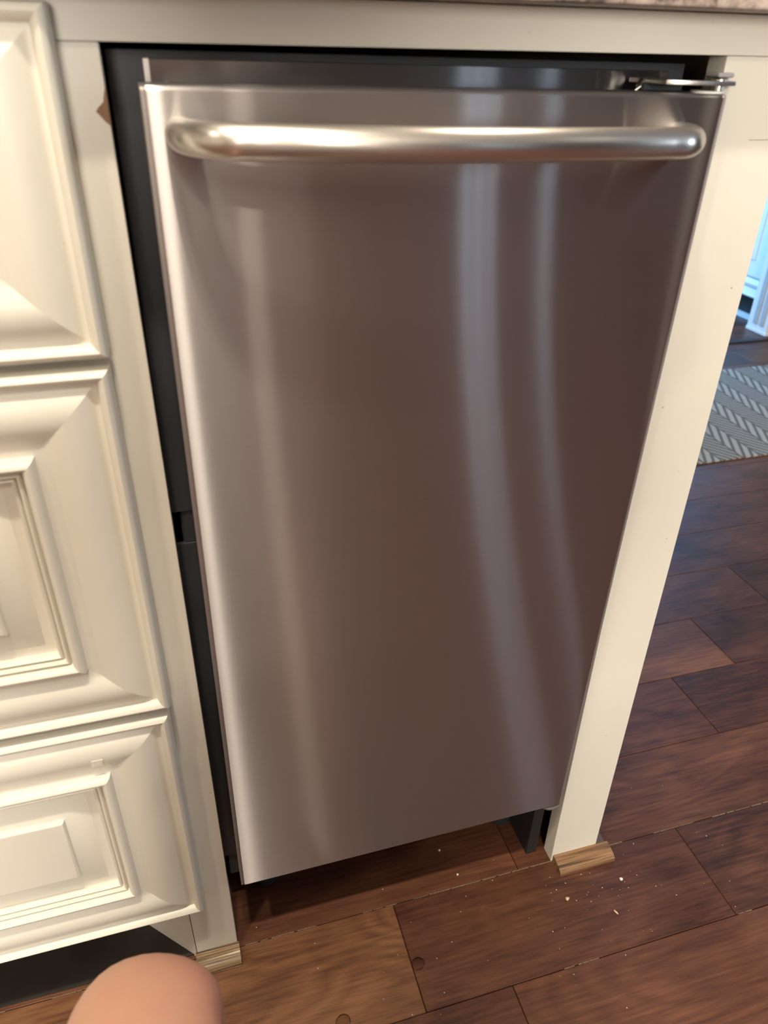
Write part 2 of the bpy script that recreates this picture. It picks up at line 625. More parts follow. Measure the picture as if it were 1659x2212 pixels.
LENS = emit_mat('lamp_lens', (1.0, 0.82, 0.6), 4.0)
for (x, y, p, r) in LAMPS:
    t = thing('ceiling_light', 'round recessed ceiling light with white trim ring, unseen above the frame', 'light', (x, y, CEIL),
              group='recessed ceiling lights')
    m = MB()
    seg = 32
    vs = []
    for rr, zz in ((r + .004, CEIL - .002), (r + .004, CEIL - .008), (r + .022, CEIL - .006), (r + .026, CEIL)):
        for k in range(seg):
            a = 2 * math.pi * k / seg
            vs.append((x + rr * math.cos(a), y + rr * math.sin(a), zz))
    m.add(vs, [(i * seg + k, i * seg + (k + 1) % seg, ((i + 1) % 4) * seg + (k + 1) % seg, ((i + 1) % 4) * seg + k) for i in range(4) for k in range(seg)])
    m.build('trim_ring', WHITE, t, smooth=40)
    m = MB()
    m.lathe((x, y, CEIL), [(r, -0.004), (r, -0.001)], 24)
    m.build('lens', LENS, t)

# ------------------------------------------------------------------ drawer cabinet (left)
H = 0.838
W = 0.3777
RT = 0.0185           # face-frame thickness
CT = 0.8600           # underside of the counter
cab = thing('drawer_cabinet', 'cream painted drawer cabinet with three moulded drawer fronts, left of the appliance', 'cabinet', (-0.25, 0.0, 0.0))
m = MB()
m.box(-0.0425, 0.0, 0.0, RT, 0.0, H)
stile = m.build('stile', CREAM, cab, bevel=0.0009)
m = MB()
m.box(-0.80, -0.0426, 0.0005, RT, 0.100, CT)
m.build('face_frame', CREAM, cab)
m = MB()
m.box(-0.80, -0.0440, RT + 0.0003, 0.58, 0.105, CT)
m.build('carcass', RAWPLY, cab)
m = MB()
m.box(-0.0068, -0.0048, RT + 0.0003, 0.58, 0.0, 0.83)
m.build('side_panel', RAWPLY, cab)
structure('bay_back_panel', RAWPLY, (-0.80, 0.4372, 0.585, 0.60, 0.0, CT))  # back panel of the cabinets, closing the appliance bay
# angled foot return behind the stile
m = MB()
m.prism([(-0.0432, 0.0010), (-0.0432, 0.0185), (-0.125, 0.1030), (-0.125, 0.0830)], 2, 0.0, 0.100)
m.build('angled_foot', CREAM, cab)
m = MB()
m.box(-0.80, -0.120, 0.084, 0.100, 0.0, 0.100)
m.build('toe_kick', KICK_AND_SHADE, cab)
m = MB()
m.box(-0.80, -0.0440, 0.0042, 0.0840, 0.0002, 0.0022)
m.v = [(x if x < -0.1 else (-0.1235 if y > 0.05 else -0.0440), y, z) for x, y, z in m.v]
m.build('toe_shade_sheet', KICK_AND_SHADE, cab)  # thin sheet added to darken the shaded floor under the drawers
# bare wood chip and paint nicks on the stile edge
m = MB()
poly = [(0.0001, 0.8190), (-0.0012, 0.8150), (-0.0022, 0.8110), (-0.0052, 0.8085), (-0.0066, 0.8066), (-0.0046, 0.8045), (-0.0026, 0.8020), (0.0001, 0.7995)]
m.prism(poly, 1, -0.00025, 0.0004)
tag(m.build('paint_chip', CHIP, cab), 'bare brown wood where the paint has chipped')


def offset_ring(x0, x1, z0, z1, s):
    return (x0 + s, x1 - s, z0 + s, z1 - s)


PROFILE = [(0.0, 0.0), (0.0, 0.0150), (0.0006, 0.0185), (0.0020, 0.0210), (0.0042, 0.0222), (0.0064, 0.0212), (0.0080, 0.0188), (0.0090, 0.0160),
           (0.0112, 0.0158), (0.0125, 0.0164), (0.0150, 0.0181), (0.0185, 0.0200), (0.0225, 0.0214), (0.0270, 0.0221), (0.0315, 0.0220), (0.0355, 0.0211),
           (0.0395, 0.0196), (0.0430, 0.0180), (0.0455, 0.0172), (0.0485, 0.0169), (0.0525, 0.0168),
           (0.0529, 0.0196), (0.0538, 0.0228), (0.0556, 0.0246), (0.0575, 0.0250), (0.0593, 0.0240), (0.0608, 0.0216), (0.0613, 0.0170),
           (0.0619, 0.0170), (0.0626, 0.0196), (0.0638, 0.0206), (0.0650, 0.0197), (0.0656, 0.0158),
           (0.0661, 0.0156), (0.0668, 0.0176), (0.0680, 0.0183), (0.0692, 0.0172), (0.0698, 0.0140), (0.0700, 0.0090)]


def drawer(x0, x1, z0, z1):
    """one drawer front: four mitred moulding lengths (sub-parts) round a raised panel"""
    n = len(PROFILE)
    b = MB()
    b.box(x0 + .012, x1 - .012, -0.0120, -0.0002, z0 + .012, z1 - .012)
    d = b.build('drawer', CREAM, cab)

    def corner(i, s):
        return [(x0 + s, z0 + s), (x1 - s, z0 + s), (x1 - s, z1 - s), (x0 + s, z1 - s)][i]
    for side in range(4):
        q = MB()
        vs = []
        for s, h in PROFILE:
            for k in (side, (side + 1) % 4):
                c = corner(k, s)
                vs.append((c[0], -h, c[1]))
        # closed back
        for k in (side, (side + 1) % 4):
            c = corner(k, PROFILE[-1][0])
            vs.append((c[0], 0.0, c[1]))
        nn = n + 1
        fs = [(2 * i, 2 * i + 1, 2 * ((i + 1) % nn) + 1, 2 * ((i + 1) % nn)) for i in range(nn)]
        fs += [tuple(2 * i for i in range(nn)), tuple(2 * i + 1 for i in range(nn))[::-1]]
        q.add(vs, fs)
        o = q.build('moulding', CREAM, smooth=38)
        o.parent = d
        o.matrix_parent_inverse = Matrix.Identity(4)
    q = MB()
    vs = []
    prof = [(0.0695, 0.0), (0.0695, 0.0100), (0.0965, 0.0172), (0.0973, 0.0200), (0.0984, 0.0211), (0.0996, 0.0214)]
    for s, h in prof:
        for k in range(4):
            c = corner(k, s)
            vs.append((c[0], -h, c[1]))
    fs = [(4 * i + k, 4 * i + (k + 1) % 4, 4 * (i + 1) + (k + 1) % 4, 4 * (i + 1) + k) for i in range(len(prof) - 1) for k in range(4)]
    fs += [tuple(range(4)), tuple(range(4 * len(prof) - 4, 4 * len(prof)))]
    q.add(vs, fs)
    o = q.build('raised_panel', CREAM, smooth=25)
    o.parent = d
    return d


DX0 = -0.475
drawer(DX0, -0.0207, 0.6789, 0.8540)
drawer(DX0, -0.0222, 0.3911, 0.6727)
bot = drawer(DX0, -0.0252, 0.1140, 0.3835)
# quarter-round shoe under the left stile


def shoe(parent, x0, x1, label=None, mat=None):
    m = MB()
    poly = [(0.0, 0.0), (0.0, 0.0112)] + [(-0.0212 * math.sin(a), 0.0035 + 0.0077 * math.cos(a)) for a in [R(x) for x in (15, 30, 45, 60, 75, 90)]] + [(-0.0212, 0.0)]
    m.prism(poly, 0, x0, x1)
    o = m.build('shoe_moulding', mat or OAK, parent, smooth=40)
    if label: o['label'] = label
    return o


m = MB()
m.add([(-0.0887, -0.0226, 0.3527), (-0.0799, -0.0226, 0.3526), (-0.0810, -0.0226, 0.3464), (-0.0894, -0.0226, 0.3464), (-0.0887, -0.0200, 0.3527), (-0.0799, -0.0200, 0.3526), (-0.0810, -0.0200, 0.3464), (-0.0894, -0.0200, 0.3464)], [(0, 1, 2, 3), (7, 6, 5, 4), (0, 4, 5, 1), (1, 5, 6, 2), (2, 6, 7, 3), (3, 7, 4, 0)])
o = m.build('tape_patch', simple('paint_patch', (0.70, 0.67, 0.58), 0.25))
o.parent = bot
shoe(cab, -0.0440, 0.0018, 'short oak shoe moulding with worn stain', OAK_WORN)

# ------------------------------------------------------------------ end panel and top rail (right)
endp = thing('end_post', 'narrow cream painted end post at the right side of the appliance, on an oak shoe', 'cabinet post', (0.42, 0.0, 0.0))
m = MB()
m.box(W, 0.4378, 0.0, RT, 0.0, H)
m.build('stile', CREAM, endp, bevel=0.0009)
m = MB()
m.box(-0.0424, 0.62, 0.0, RT, H + 0.0002, CT)
tag(m.build('top_rail', CREAM, bevel=0.0002), 'long cream painted rail between the countertop and the appliance opening', 'cabinet rail')
m = MB()
m.box(0.4180, 0.4372, RT, 0.58, 0.0, CT)
m.build('side_panel', CREAM, endp)
m = MB()
m.box(0.4379, 0.62, 0.0008, RT, 0.768, H)
m.build('apron', CREAM, endp)
shoe(endp, 0.3795, 0.4530, 'oak shoe moulding with striped grain')
m = MB()
m.prism([(0.0, 0.0), (0.0, 0.012)] + [(0.0160 * math.sin(a), 0.003 + 0.009 * math.cos(a)) for a in [R(x) for x in (20, 40, 60, 75, 90)]] + [(0.0160, 0.0)], 1, 0.0003, 0.58)
for i, v in enumerate(m.v):
    m.v[i] = (v[0] + 0.4380, v[1], v[2])
o = m.build('shoe_moulding', wood_mat('grey_oak', [(0.3, (0.06, 0.04, 0.03)), (0.7, (0.2, 0.145, 0.115))], 1, 0.5, 2.2, False, 0.4), endp, smooth=40)
o['label'] = 'grey-brown shoe moulding along the post side'
# hairline crack and nail dents on the post
m = MB()
m.box(0.4095, 0.4300, -0.00010, 0.0003, 0.7896, 0.7899)
tag(m.build('hairline_crack', simple('crack', (0.16, 0.11, 0.08), 0.9), endp), 'dark hairline crack across the post')

NICK = simple('nick_shadow', (0.36, 0.31, 0.24), 0.8)
m = MB()
for (x, z, a) in ((0.4263, 0.6896, .0011), (0.4260, 0.4636, .0010), (0.3896, 0.5963, .0013), (0.4212, 0.5332, .0007), (0.4130, 0.2100, .0008)):
    m.add([(x - a, -0.0001, z), (x, -0.0001, z - a * .5), (x + a, -0.0001, z + a * .3), (x, -0.0001, z + a * .6), (x, -0.0004, z)],
          [(0, 1, 4), (1, 2, 4), (2, 3, 4), (3, 0, 4), (0, 3, 2, 1)])
tag(m.build('paint_nicks', NICK, endp), kind='stuff')

# ------------------------------------------------------------------ counter
m = MB()
m.box(-0.80, 0.70, -0.0290, 0.62, CT + 0.0006, CT + 0.031)
tag(m.build('countertop', GRANITE, bevel=0.002), 'speckled granite countertop edge above the cream rail', 'countertop')

# ------------------------------------------------------------------ appliance
app = thing('under_counter_appliance', 'narrow stainless steel under-counter appliance with brushed door and arched bar handle', 'appliance',
            (0.0118, -0.0080, 0.0), (R(0.584), R(0.345), R(0.3625)))
DW, DH, DZ = 0.3569, 0.6989, 0.1205
# door: pan with rolled edges (local coordinates, front at y=0)
DT = 0.040
m = MB()
ins = 0.0042
xs_ = [0.0, 0.00015, 0.0004, 0.0023, 0.0025, 0.00315, 0.00325, 0.0050, 0.0125, 0.03]
ys_ = [0.0020, 0.0010, 0.0006, 0.00055, 0.0011, 0.0011, 0.00003, 0.0, -0.0001, -0.0001]
sec = list(zip(xs_, ys_)) + [(DW / 2, -0.0002)] + [(DW - a, b) for a, b in reversed(list(zip(xs_, ys_)))]
sec = [(0.0, DT)] + sec + [(DW, DT)]
zs_ = [(DZ, 0.0026), (DZ + 0.0008, 0.0008), (DZ + 0.0024, 0.0), (DZ + DH - 0.0024, 0.0), (DZ + DH - 0.0008, 0.0008), (DZ + DH, 0.0026)]
vs, fs = [], []
for z, dy in zs_:
    for i, (x, y) in enumerate(sec):
        vs.append((x, y if y == DT else max(y + dy, y), z))
ns = len(sec)
for k in range(len(zs_) - 1):
    for i in range(ns - 1):
        fs.append((k * ns + i, k * ns + i + 1, (k + 1) * ns + i + 1, (k + 1) * ns + i))
    fs.append((k * ns + ns - 1, k * ns, (k + 1) * ns, (k + 1) * ns + ns - 1))
fs.append(tuple(range(ns))[::-1])
fs.append(tuple(range((len(zs_) - 1) * ns, len(zs_) * ns)))
m.add(vs, fs)
m.mi = [1 if all(min(vs[i][0], DW - vs[i][0]) < 0.00345 for i in f) else 0 for f in m.f]
door = m.build('door', [STEEL, HEM], app, smooth=50, world=False)
door['label'] = 'brushed stainless steel door'


def sub(o):
    o.parent = door
    return o


# handle: arched tube that turns into the door at both ends
pts, rad = [], []
hl, hr, hz = 0.0188, 0.3265, 0.7970
N = 48
for i in range(N + 1):
    t = i / N
    s = 2 * t - 1
    x = hl + (hr - hl) * (0.5 + 0.5 * math.copysign(1 - (1 - abs(s)) ** 1.0, s))
    arch = 0.0340 + 0.0130 * (1 - s * s)
    e = min(x - hl, hr - x)
    turn = min(1.0, e / 0.030)
    y = -arch * (1 - (1 - turn) ** 2.6)
    pts.append((x, y + 0.001, hz))
    rad.append(0.0098)
# refine the ends so the bend is round
m = MB()
P = []
for i in range(13):
    a = R(90) * i / 12
    P.append((hl + 0.030 * (1 - math.cos(a)) , 0.001 - 0.0365 * math.sin(a) - 0.000, hz))
for i in range(1, 40):
    t = i / 40
    s = 2 * t - 1
    x = hl + 0.030 + (hr - hl - 0.060) * t
    P.append((x, 0.001 - 0.0365 - 0.0120 * (1 - s * s), hz))
for i in range(13):
    a = R(90) * (12 - i) / 12
    P.append((hr - 0.030 * (1 - math.cos(a)), 0.001 - 0.0365 * math.sin(a), hz))
P = [(x, y, z - 0.0018 * (x - hl) / (hr - hl)) for x, y, z in P]
m.tube(P, 0.0089, 28)
sub(m.build('handle', HANDLE, smooth=60))
# seats of the handle on the door
# gasket behind door
m = MB()
m.box(0.006, DW - 0.006, DT + 0.0002, DT + 0.010, DZ + 0.006, DZ + DH - 0.006)
m.build('gasket', RUBBER, app, world=False)
# body
BY = DT + 0.012
m = MB()
m.box(-0.0100, 0.3620, BY + 0.004, 0.57, 0.060, 0.8300)
m.build('body', BLACK, app, world=False, bevel=0.002)
for z0, z1 in ((0.5335, 0.8350), (0.1000, 0.5045)):
    m = MB()
    m.box(-0.0155, 0.3585, BY, BY + 0.004, z0, z1)
    m.build('front_flange', BLACK, app, world=False, bevel=0.0008)
m = MB()
m.box(-0.0080, 0.0100, BY + 0.0015, BY + 0.004, 0.5050, 0.5330)
m.lathe((0.0060, BY + 0.0012, 0.5190), [(0.003, -0.001), (0.003, 0.001)], 12, axis=1)
m.build('flange_clip', BLACK, app, world=False)
m = MB()
m.box(0.0045, 0.3440, BY - 0.0035, BY - 0.0002, 0.795, 0.8305)
strip = m.build('top_strip', STEEL, app, world=False, bevel=0.0006)
strip['label'] = 'stainless strip showing above the door'
m = MB()
m.box(0.0045, 0.0075, BY - 0.0055, BY - 0.0033, 0.800, 0.8305)
m.build('strip_lip', STEEL_EDGE, app, world=False)
for x in (0.03, 0.332):
    for y in (0.085, 0.52):
        m = MB()
        m.lathe((x, y, 0.0), [(0.017, 0.0022), (0.017, 0.010), (0.008, 0.014), (0.008, 0.0605)], 16)
        m.build('foot', RUBBER, app, world=False, smooth=40)
m = MB()
m.box(0.3405, 0.3540, 0.022, BY + 0.09, 0.004, 0.1)
m.build('corner_bracket', RUBBER, app, world=False, bevel=0.001)
m = MB()
m.box(0.012, 0.338, 0.11, 0.118, 0.012, 0.062)
m.build('kick_plate', BLACK, app, world=False)
# latch screw
m = MB()
m.lathe((0.0165, BY - 0.008, 0.8165), [(0.0028, -0.0012), (0.0034, 0.0), (0.0028, 0.0016), (0.001, 0.0022)], 12, axis=1)
m.build('screw', HINGE, app, world=False, smooth=40)
# upper hinge: bracket, arm, pin, washer
m = MB()
m.box(0.315, 0.3435, 0.030, 0.034, 0.820, 0.8262)
m.build('hinge_bracket', BLACK, app, world=False)
hz2 = DZ + DH
m = MB()
arm = [(0.3130, 0.046), (0.3145, 0.026), (0.3190, 0.013), (0.3290, 0.0065), (0.3480, 0.0035), (0.3640, 0.0040), (0.3668, 0.0095), (0.3640, 0.0160),
       (0.3480, 0.0160), (0.3330, 0.0190), (0.3280, 0.0270), (0.3270, 0.046)]
m.prism(arm, 2, hz2 + 0.0044, hz2 + 0.0070)
o = m.build('hinge_arm', HINGE, app, world=False, bevel=0.0004)
o['label'] = 'bright flat steel hinge arm'
m = MB()
m.tube([(0.3120, 0.030, hz2 + 0.0058), (0.3085, 0.026, hz2 + 0.0050), (0.3065, 0.024, hz2 + 0.0028), (0.3062, 0.024, hz2 + 0.0004)], 0.0016, 10)
m.build('hinge_hook', HINGE, app, world=False, smooth=50)
m = MB()
m.lathe((0.3565, 0.0110, hz2), [(0.0036, 0.0014), (0.0036, 0.0044)], 16)
m.lathe((0.3565, 0.0110, hz2), [(0.0050, 0.0070), (0.0050, 0.0078), (0.0035, 0.0086)], 16)
m.build('hinge_pin', HINGE, app, world=False, smooth=35)
m = MB()
m.lathe((0.3495, 0.0120, hz2), [(0.0105, 0.0001), (0.0105, 0.0012), (0.0095, 0.0015)], 24)
m.build('washer', WHITE, app, world=False, smooth=35)
m = MB()
m.box(0.3530, 0.3650, 0.0080, 0.0220, hz2 + 0.0088, hz2 + 0.0116)
m.build('hinge_cover', simple('grey_plastic', (0.38, 0.37, 0.37), 0.5), app, world=False, bevel=0.001)
m = MB()
tab = [(0.3350, 0.020)] + [(0.3475 - 0.0125 * math.cos(a), 0.0065 - 0.0085 * math.sin(a)) for a in [R(x) for x in range(0, 181, 15)]] + [(0.3600, 0.020)]
m.prism(tab, 2, DZ - 0.0034, DZ - 0.0008)
m.build('lower_hinge', simple('dull_steel', (0.34, 0.32, 0.30), 0.45, 0.8), app, world=False, bevel=0.0004)

# ------------------------------------------------------------------ rug


def rug_mat():
    n = NT('woven_rug')
    tc = n.n('ShaderNodeTexCoord')
    sp = n.n('ShaderNodeSeparateXYZ')
    n.l(tc.outputs['Object'], sp.inputs[0])
    X, Y = sp.outputs[0], sp.outputs[1]
    pit = 0.1125
    u = n.math('FRACT', n.math('DIVIDE', n.math('SUBTRACT', X, 1.4435), pit))   # 0..1 across one pair of columns
    colA = n.math('LESS_THAN', u, 0.50)
    # wide bars lean one way, thin triple lines the other way
    uu = n.math('MULTIPLY', u, pit)
    a = n.math('FRACT', n.math('DIVIDE', n.math('SUBTRACT', Y, n.math('MULTIPLY', uu, 1.85)), 0.0412))
    bar = n.math('MULTIPLY', n.math('GREATER_THAN', a, 0.40), colA)
    edge = n.math('MULTIPLY', n.math('GREATER_THAN', u, 0.05), n.math('LESS_THAN', u, 0.45))
    bar = n.math('MULTIPLY', bar, edge)
    b = n.math('FRACT', n.math('DIVIDE', n.math('ADD', Y, n.math('MULTIPLY', uu, 1.45)), 0.0275))
    thin = n.math('MULTIPLY', n.math('GREATER_THAN', b, 0.5), n.math('SUBTRACT', 1.0, colA))
    pat = n.math('ADD', n.math('MULTIPLY', bar, 1.0), n.math('MULTIPLY', thin, 0.70))
    col = n.mix(pat, (0.145, 0.130, 0.112), (0.42, 0.385, 0.325))
    wv = n.noise(n.coord(), 700, 2)
    col = n.mix(1.0, col, n.ramp(wv, [(0.3, (0.8, 0.8, 0.8)), (0.7, (1, 1, 1))]), 'MULTIPLY')
    n.set(Base_Color=col, Roughness=0.95)
    n.bump(n.math('ADD', pat, wv), 0.5, 0.002)
    return n.m


m = MB()
m.box(0.75, 2.60, 0.850, 1.382, 0.0003, 0.0050)
tag(m.build('area_rug', rug_mat(), bevel=0.0015), 'flat grey rug with a pale basket-weave pattern on the dark floor', 'rug')
m = MB()
m.prism([(1.592, 0.0002), (1.597, 0.006), (1.619, 0.006), (1.624, 0.0002)], 0, 1.0, 2.062)
tag(m.build('trim_1', simple('threshold_wood', (0.022, 0.013, 0.012), 0.5)), kind='structure')

# ------------------------------------------------------------------ far white cabinet in daylight
fc = thing('white_cabinet', 'white panelled cabinet with pilaster foot in blue daylight, beyond the rug', 'cabinet', (2.4, 2.2, 0))
m = MB()
m.box(2.095, 2.60, 1.738, 3.2, 0.100, 1.6)
m.build('body', WHITE, fc)
m = MB()
m.box(2.15, 2.58, 1.76, 3.19, 0.0, 0.100)
m.build('toe_kick', KICK_AND_SHADE, fc)
m = MB()
m.box(2.138, 2.1495, 1.76, 3.19, 0.0, 0.018)
m.build('shoe_moulding', WHITE, fc)
m = MB()
m.prism([(2.0945, 0.100), (2.082, 0.100), (2.080, 0.105), (2.084, 0.112), (2.088, 0.130), (2.082, 0.138), (2.082, 0.147), (2.090, 0.152), (2.0945, 0.160)], 1, 1.738, 3.2)
m.build('base_moulding', WHITE, fc, smooth=40)
for (y0, y1) in ((1.755, 2.25), (2.26, 2.75), (2.76, 3.19)):
    m = MB()
    m.box(2.086, 2.0945, y0, y1, 0.168, 0.80)
    d = m.build('door', WHITE, fc, bevel=0.0015)
    m = MB()
    x = 2.0862
    m.box(2.0825, 2.0858, y0 + .055, y1 - .055, 0.225, 0.745)
    o = m.build('raised_panel', WHITE, bevel=0.0025)
    o.parent = d
m = MB()
m.box(2.060, 2.60, 1.640, 1.7375, 0.0145, 1.6)
m.build('pilaster', WHITE, fc, bevel=0.002)
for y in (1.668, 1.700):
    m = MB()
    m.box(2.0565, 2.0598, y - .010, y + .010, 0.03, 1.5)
    m.build('flute', simple('shaded_groove', (0.45, 0.44, 0.42), 0.6), fc, bevel=0.001)  # raised grey strips, groove shade put into their colour
m = MB()
m.box(2.056, 2.60, 1.634, 1.7378, 0.0, 0.014)
m.build('foot', WHITE, fc, bevel=0.003)

# ------------------------------------------------------------------ drops and crumbs


def droplet(x, y, r, label):
    m = MB()
    prof = [(r * math.cos(a), r * 0.42 * math.sin(a) + 0.0001) for a in [R(q) for q in (0, 10, 20, 32, 45, 58, 70, 80, 87)]]
    seg = 32
    vs = []
    for rr, h in prof:
        for k in range(seg):
            a = 2 * math.pi * k / seg
            q = 1 + 0.06 * math.sin(2 * a + 1)
            vs.append((x + rr * q * math.cos(a), y + rr * q * math.sin(a), h))
    n_ = len(prof)
    m.add(vs, [(i * seg + k, i * seg + (k + 1) % seg, (i + 1) * seg + (k + 1) % seg, (i + 1) * seg + k) for i in range(n_ - 1) for k in range(seg)] +
          [tuple(range(seg))[::-1], tuple(range((n_ - 1) * seg, n_ * seg))])
    n = NT('water')
    tr = n.n('ShaderNodeBsdfTransparent')
    tr.inputs[0].default_value = (0.93, 0.90, 0.87, 1)
    gl = n.n('ShaderNodeBsdfAnisotropic')
    gl.inputs['Roughness'].default_value = 0.03
    fr = n.n('ShaderNodeFresnel')
    fr.inputs[0].default_value = 1.33
    mx = n.n('ShaderNodeMixShader')
    n.l(fr.outputs[0], mx.inputs[0])
    n.l(tr.outputs[0], mx.inputs[1])
    n.l(gl.outputs[0], mx.inputs[2])
    n.l(mx.outputs[0], n.t.nodes['Material Output'].inputs['Surface'])
    n.t.nodes.remove(n.b)
    tag(m.build('water_drop', n.m, smooth=60), label, 'water drop', 'water drops on the floor')


droplet(0.1838, -0.0702, 0.0070, 'round water drop on the floor beside the short plank joint, in front of the appliance')
droplet(0.0930, -0.1030, 0.0072, 'clear water drop on the figured plank at the bottom edge of the photo')

CRUMB = simple('crumb', (0.80, 0.74, 0.66), 0.8)
CRUMBT = simple('tan_crumb', (0.66, 0.46, 0.30), 0.8)


def crumb(x, y, r, label, mat=None, sx=1.0, rz=0.0, flat=0.6):
    bm = bmesh.new()
    bmesh.ops.create_icosphere(bm, subdivisions=1, radius=r)
    for v in bm.verts:
        k = 1 + random.uniform(-0.3, 0.3)
        v.co = Vector((v.co.x * sx * k, v.co.y * k, v.co.z * flat * k))
    mnz = min(v.co.z for v in bm.verts)
    bmesh.ops.rotate(bm, verts=bm.verts, matrix=Matrix.Rotation(rz, 3, 'Z'))
    for v in bm.verts:
        v.co += Vector((x, y, -mnz + 0.0001))
    me = bpy.data.meshes.new('crumb')
    bm.to_mesh(me)
    bm.free()
    me.materials.append(mat or CRUMB)
    o = bpy.data.objects.new('crumb', me)
    COL.objects.link(o)
    return tag(o, label, 'crumb', 'crumbs on the floor')


crumb(0.4475, -0.0447, 0.0022, 'white crumb on the plank just beyond the shoe moulding corner')
crumb(0.3739, -0.0490, 0.0026, 'tan crumb on the plank in front of the shoe moulding', CRUMBT)
crumb(0.4204, -0.0781, 0.0012, 'thin pale splinter lying on the plank in front of the post', CRUMBT, 3.2, R(-70))
crumb(0.2517, 0.0498, 0.0016, 'small pale crumb in the shadow under the appliance door')
crumb(0.2617, 0.0141, 0.0014, 'small crumb on the lit strip of plank below the appliance door')
m = MB()
bits = []
for k in range(90):
    if k < 45:
        x, y = random.gauss(0.40, 0.06), random.gauss(-0.05, 0.035)
    else:
        x, y = random.uniform(0.02, 0.60), random.uniform(-0.15, 0.07)
    if y > -0.024 and 0.37 < x < 0.46:
        continue
    if x < 0.01 and y > -0.03:
        continue
    r = random.uniform(0.0002, 0.0006)
    m.add([(x - r, y - r * .6, 0.0001), (x + r, y - r, 0.0001), (x + r * .7, y + r, 0.0001), (x - r * .8, y + r * .8, 0.0001), (x, y, 0.0001 + r)],
          [(0, 3, 2, 1), (0, 1, 4), (1, 2, 4), (2, 3, 4), (3, 0, 4)])
tag(m.build('floor_specks', CRUMB), 'tiny pale specks of dust scattered on the plank floor', 'dust', kind='stuff')

# ------------------------------------------------------------------ person (only the knee is in view)
SKIN = NT('skin')
v = SKIN.coord()
f = SKIN.noise(v, 26, 4, 0.55)
f2 = SKIN.noise(v, 9, 2)
c = SKIN.ramp(SKIN.math('ADD', SKIN.math('MULTIPLY', f, 0.5), SKIN.math('MULTIPLY', f2, 0.5)),
              [(0.36, (0.46, 0.255, 0.165)), (0.50, (0.50, 0.265, 0.180)), (0.60, (0.50, 0.240, 0.175)), (0.70, (0.44, 0.185, 0.145))])
SKIN.set(Base_Color=c, Roughness=0.5)
SKIN.b.inputs['Subsurface Weight'].default_value = 0.15
SKIN.b.inputs['Subsurface Radius'].default_value = (0.01, 0.004, 0.002)
SKIN.bump(SKIN.noise(v, 320, 3), 0.12, 0.001)
SKIN = SKIN.m
SHIRT = simple('taupe_shirt', (0.74, 0.64, 0.58), 0.9, var=0.1, scale=40)
SHORTS = simple('dark_shorts', (0.05, 0.045, 0.05), 0.9, var=0.1, scale=40)
HAIR = simple('brown_hair', (0.05, 0.03, 0.02), 0.6)


def skinned(name, nodes, edges, mat, root, sub_=2, parent=None):
    me = bpy.data.meshes.new(name + '_tmp')
    me.from_pydata([n_[0] for n_ in nodes], edges, [])
    o = bpy.data.objects.new(name + '_tmp', me)
    COL.objects.link(o)
    sk = o.modifiers.new('skin', 'SKIN')
    sk.use_smooth_shade = True
    for i, n_ in enumerate(nodes):
        r_ = n_[1]
        me.skin_vertices[0].data[i].radius = r_ if isinstance(r_, tuple) else (r_, r_)
        me.skin_vertices[0].data[i].use_root = (i == root)
    sb = o.modifiers.new('sub', 'SUBSURF')
    sb.levels = sub_
    sb.render_levels = sub_
    dg = bpy.context.evaluated_depsgraph_get()
    me2 = bpy.data.meshes.new_from_object(o.evaluated_get(dg))
    me2.name = name
    bpy.data.objects.remove(o)
    me2.materials.clear()
    me2.materials.append(mat)
    for p in me2.polygons:
        p.use_smooth = True
    ob = bpy.data.objects.new(name, me2)
    COL.objects.link(ob)
    if parent:
        put(ob, parent)
    return ob


per = thing('person', 'person crouching in front of the drawers with one bare knee raised', 'person', (0.0, -0.60, 0.0))
K_ = Vector((-0.047, -0.236, 0.352))
B = {}
nodes, edges = [], []


def nd(key, co, r):
    B[key] = len(nodes)
    nodes.append((tuple(co), r))


def ed(*ks):
    for a, b in zip(ks, ks[1:]):
        edges.append((B[a], B[b]))


nd('pelvis', (0.0, -0.68, 0.255), (0.14, 0.11))
nd('waist', (0.0, -0.73, 0.48), (0.125, 0.09))
nd('chest', (0.0, -0.745, 0.65), (0.14, 0.10))
nd('collar', (0.0, -0.735, 0.79), (0.10, 0.07))
nd('neck', (0.0, -0.720, 0.87), 0.052)
nd('jaw', (0.0, -0.690, 0.945), (0.060, 0.068))
nd('brow', (0.0, -0.695, 1.015), (0.074, 0.088))
nd('crown', (0.0, -0.705, 1.070), (0.062, 0.072))
ed('pelvis', 'waist', 'chest', 'collar', 'neck', 'jaw', 'brow', 'crown')
# raised left knee
nd('hipL', (-0.095, -0.66, 0.255), 0.095)
nd('thighL', (-0.086, -0.475, 0.315), 0.072)
nd('thighL2', (-0.066, -0.325, 0.362), 0.054)
nd('kneeL', (-0.0505, -0.228, 0.363), 0.0475)
nd('kneeL2', (-0.050, -0.214, 0.330), 0.046)
nd('shinL', (-0.060, -0.295, 0.240), 0.050)
nd('ankleL', (-0.062, -0.470, 0.080), 0.034)
nd('heelL', (-0.064, -0.500, 0.045), 0.032)
nd('ballL', (-0.066, -0.385, 0.028), (0.040, 0.024))
nd('toeL', (-0.066, -0.330, 0.022), (0.036, 0.018))
ed('pelvis', 'hipL', 'thighL', 'thighL2', 'kneeL', 'kneeL2', 'shinL', 'ankleL', 'heelL', 'ballL', 'toeL')
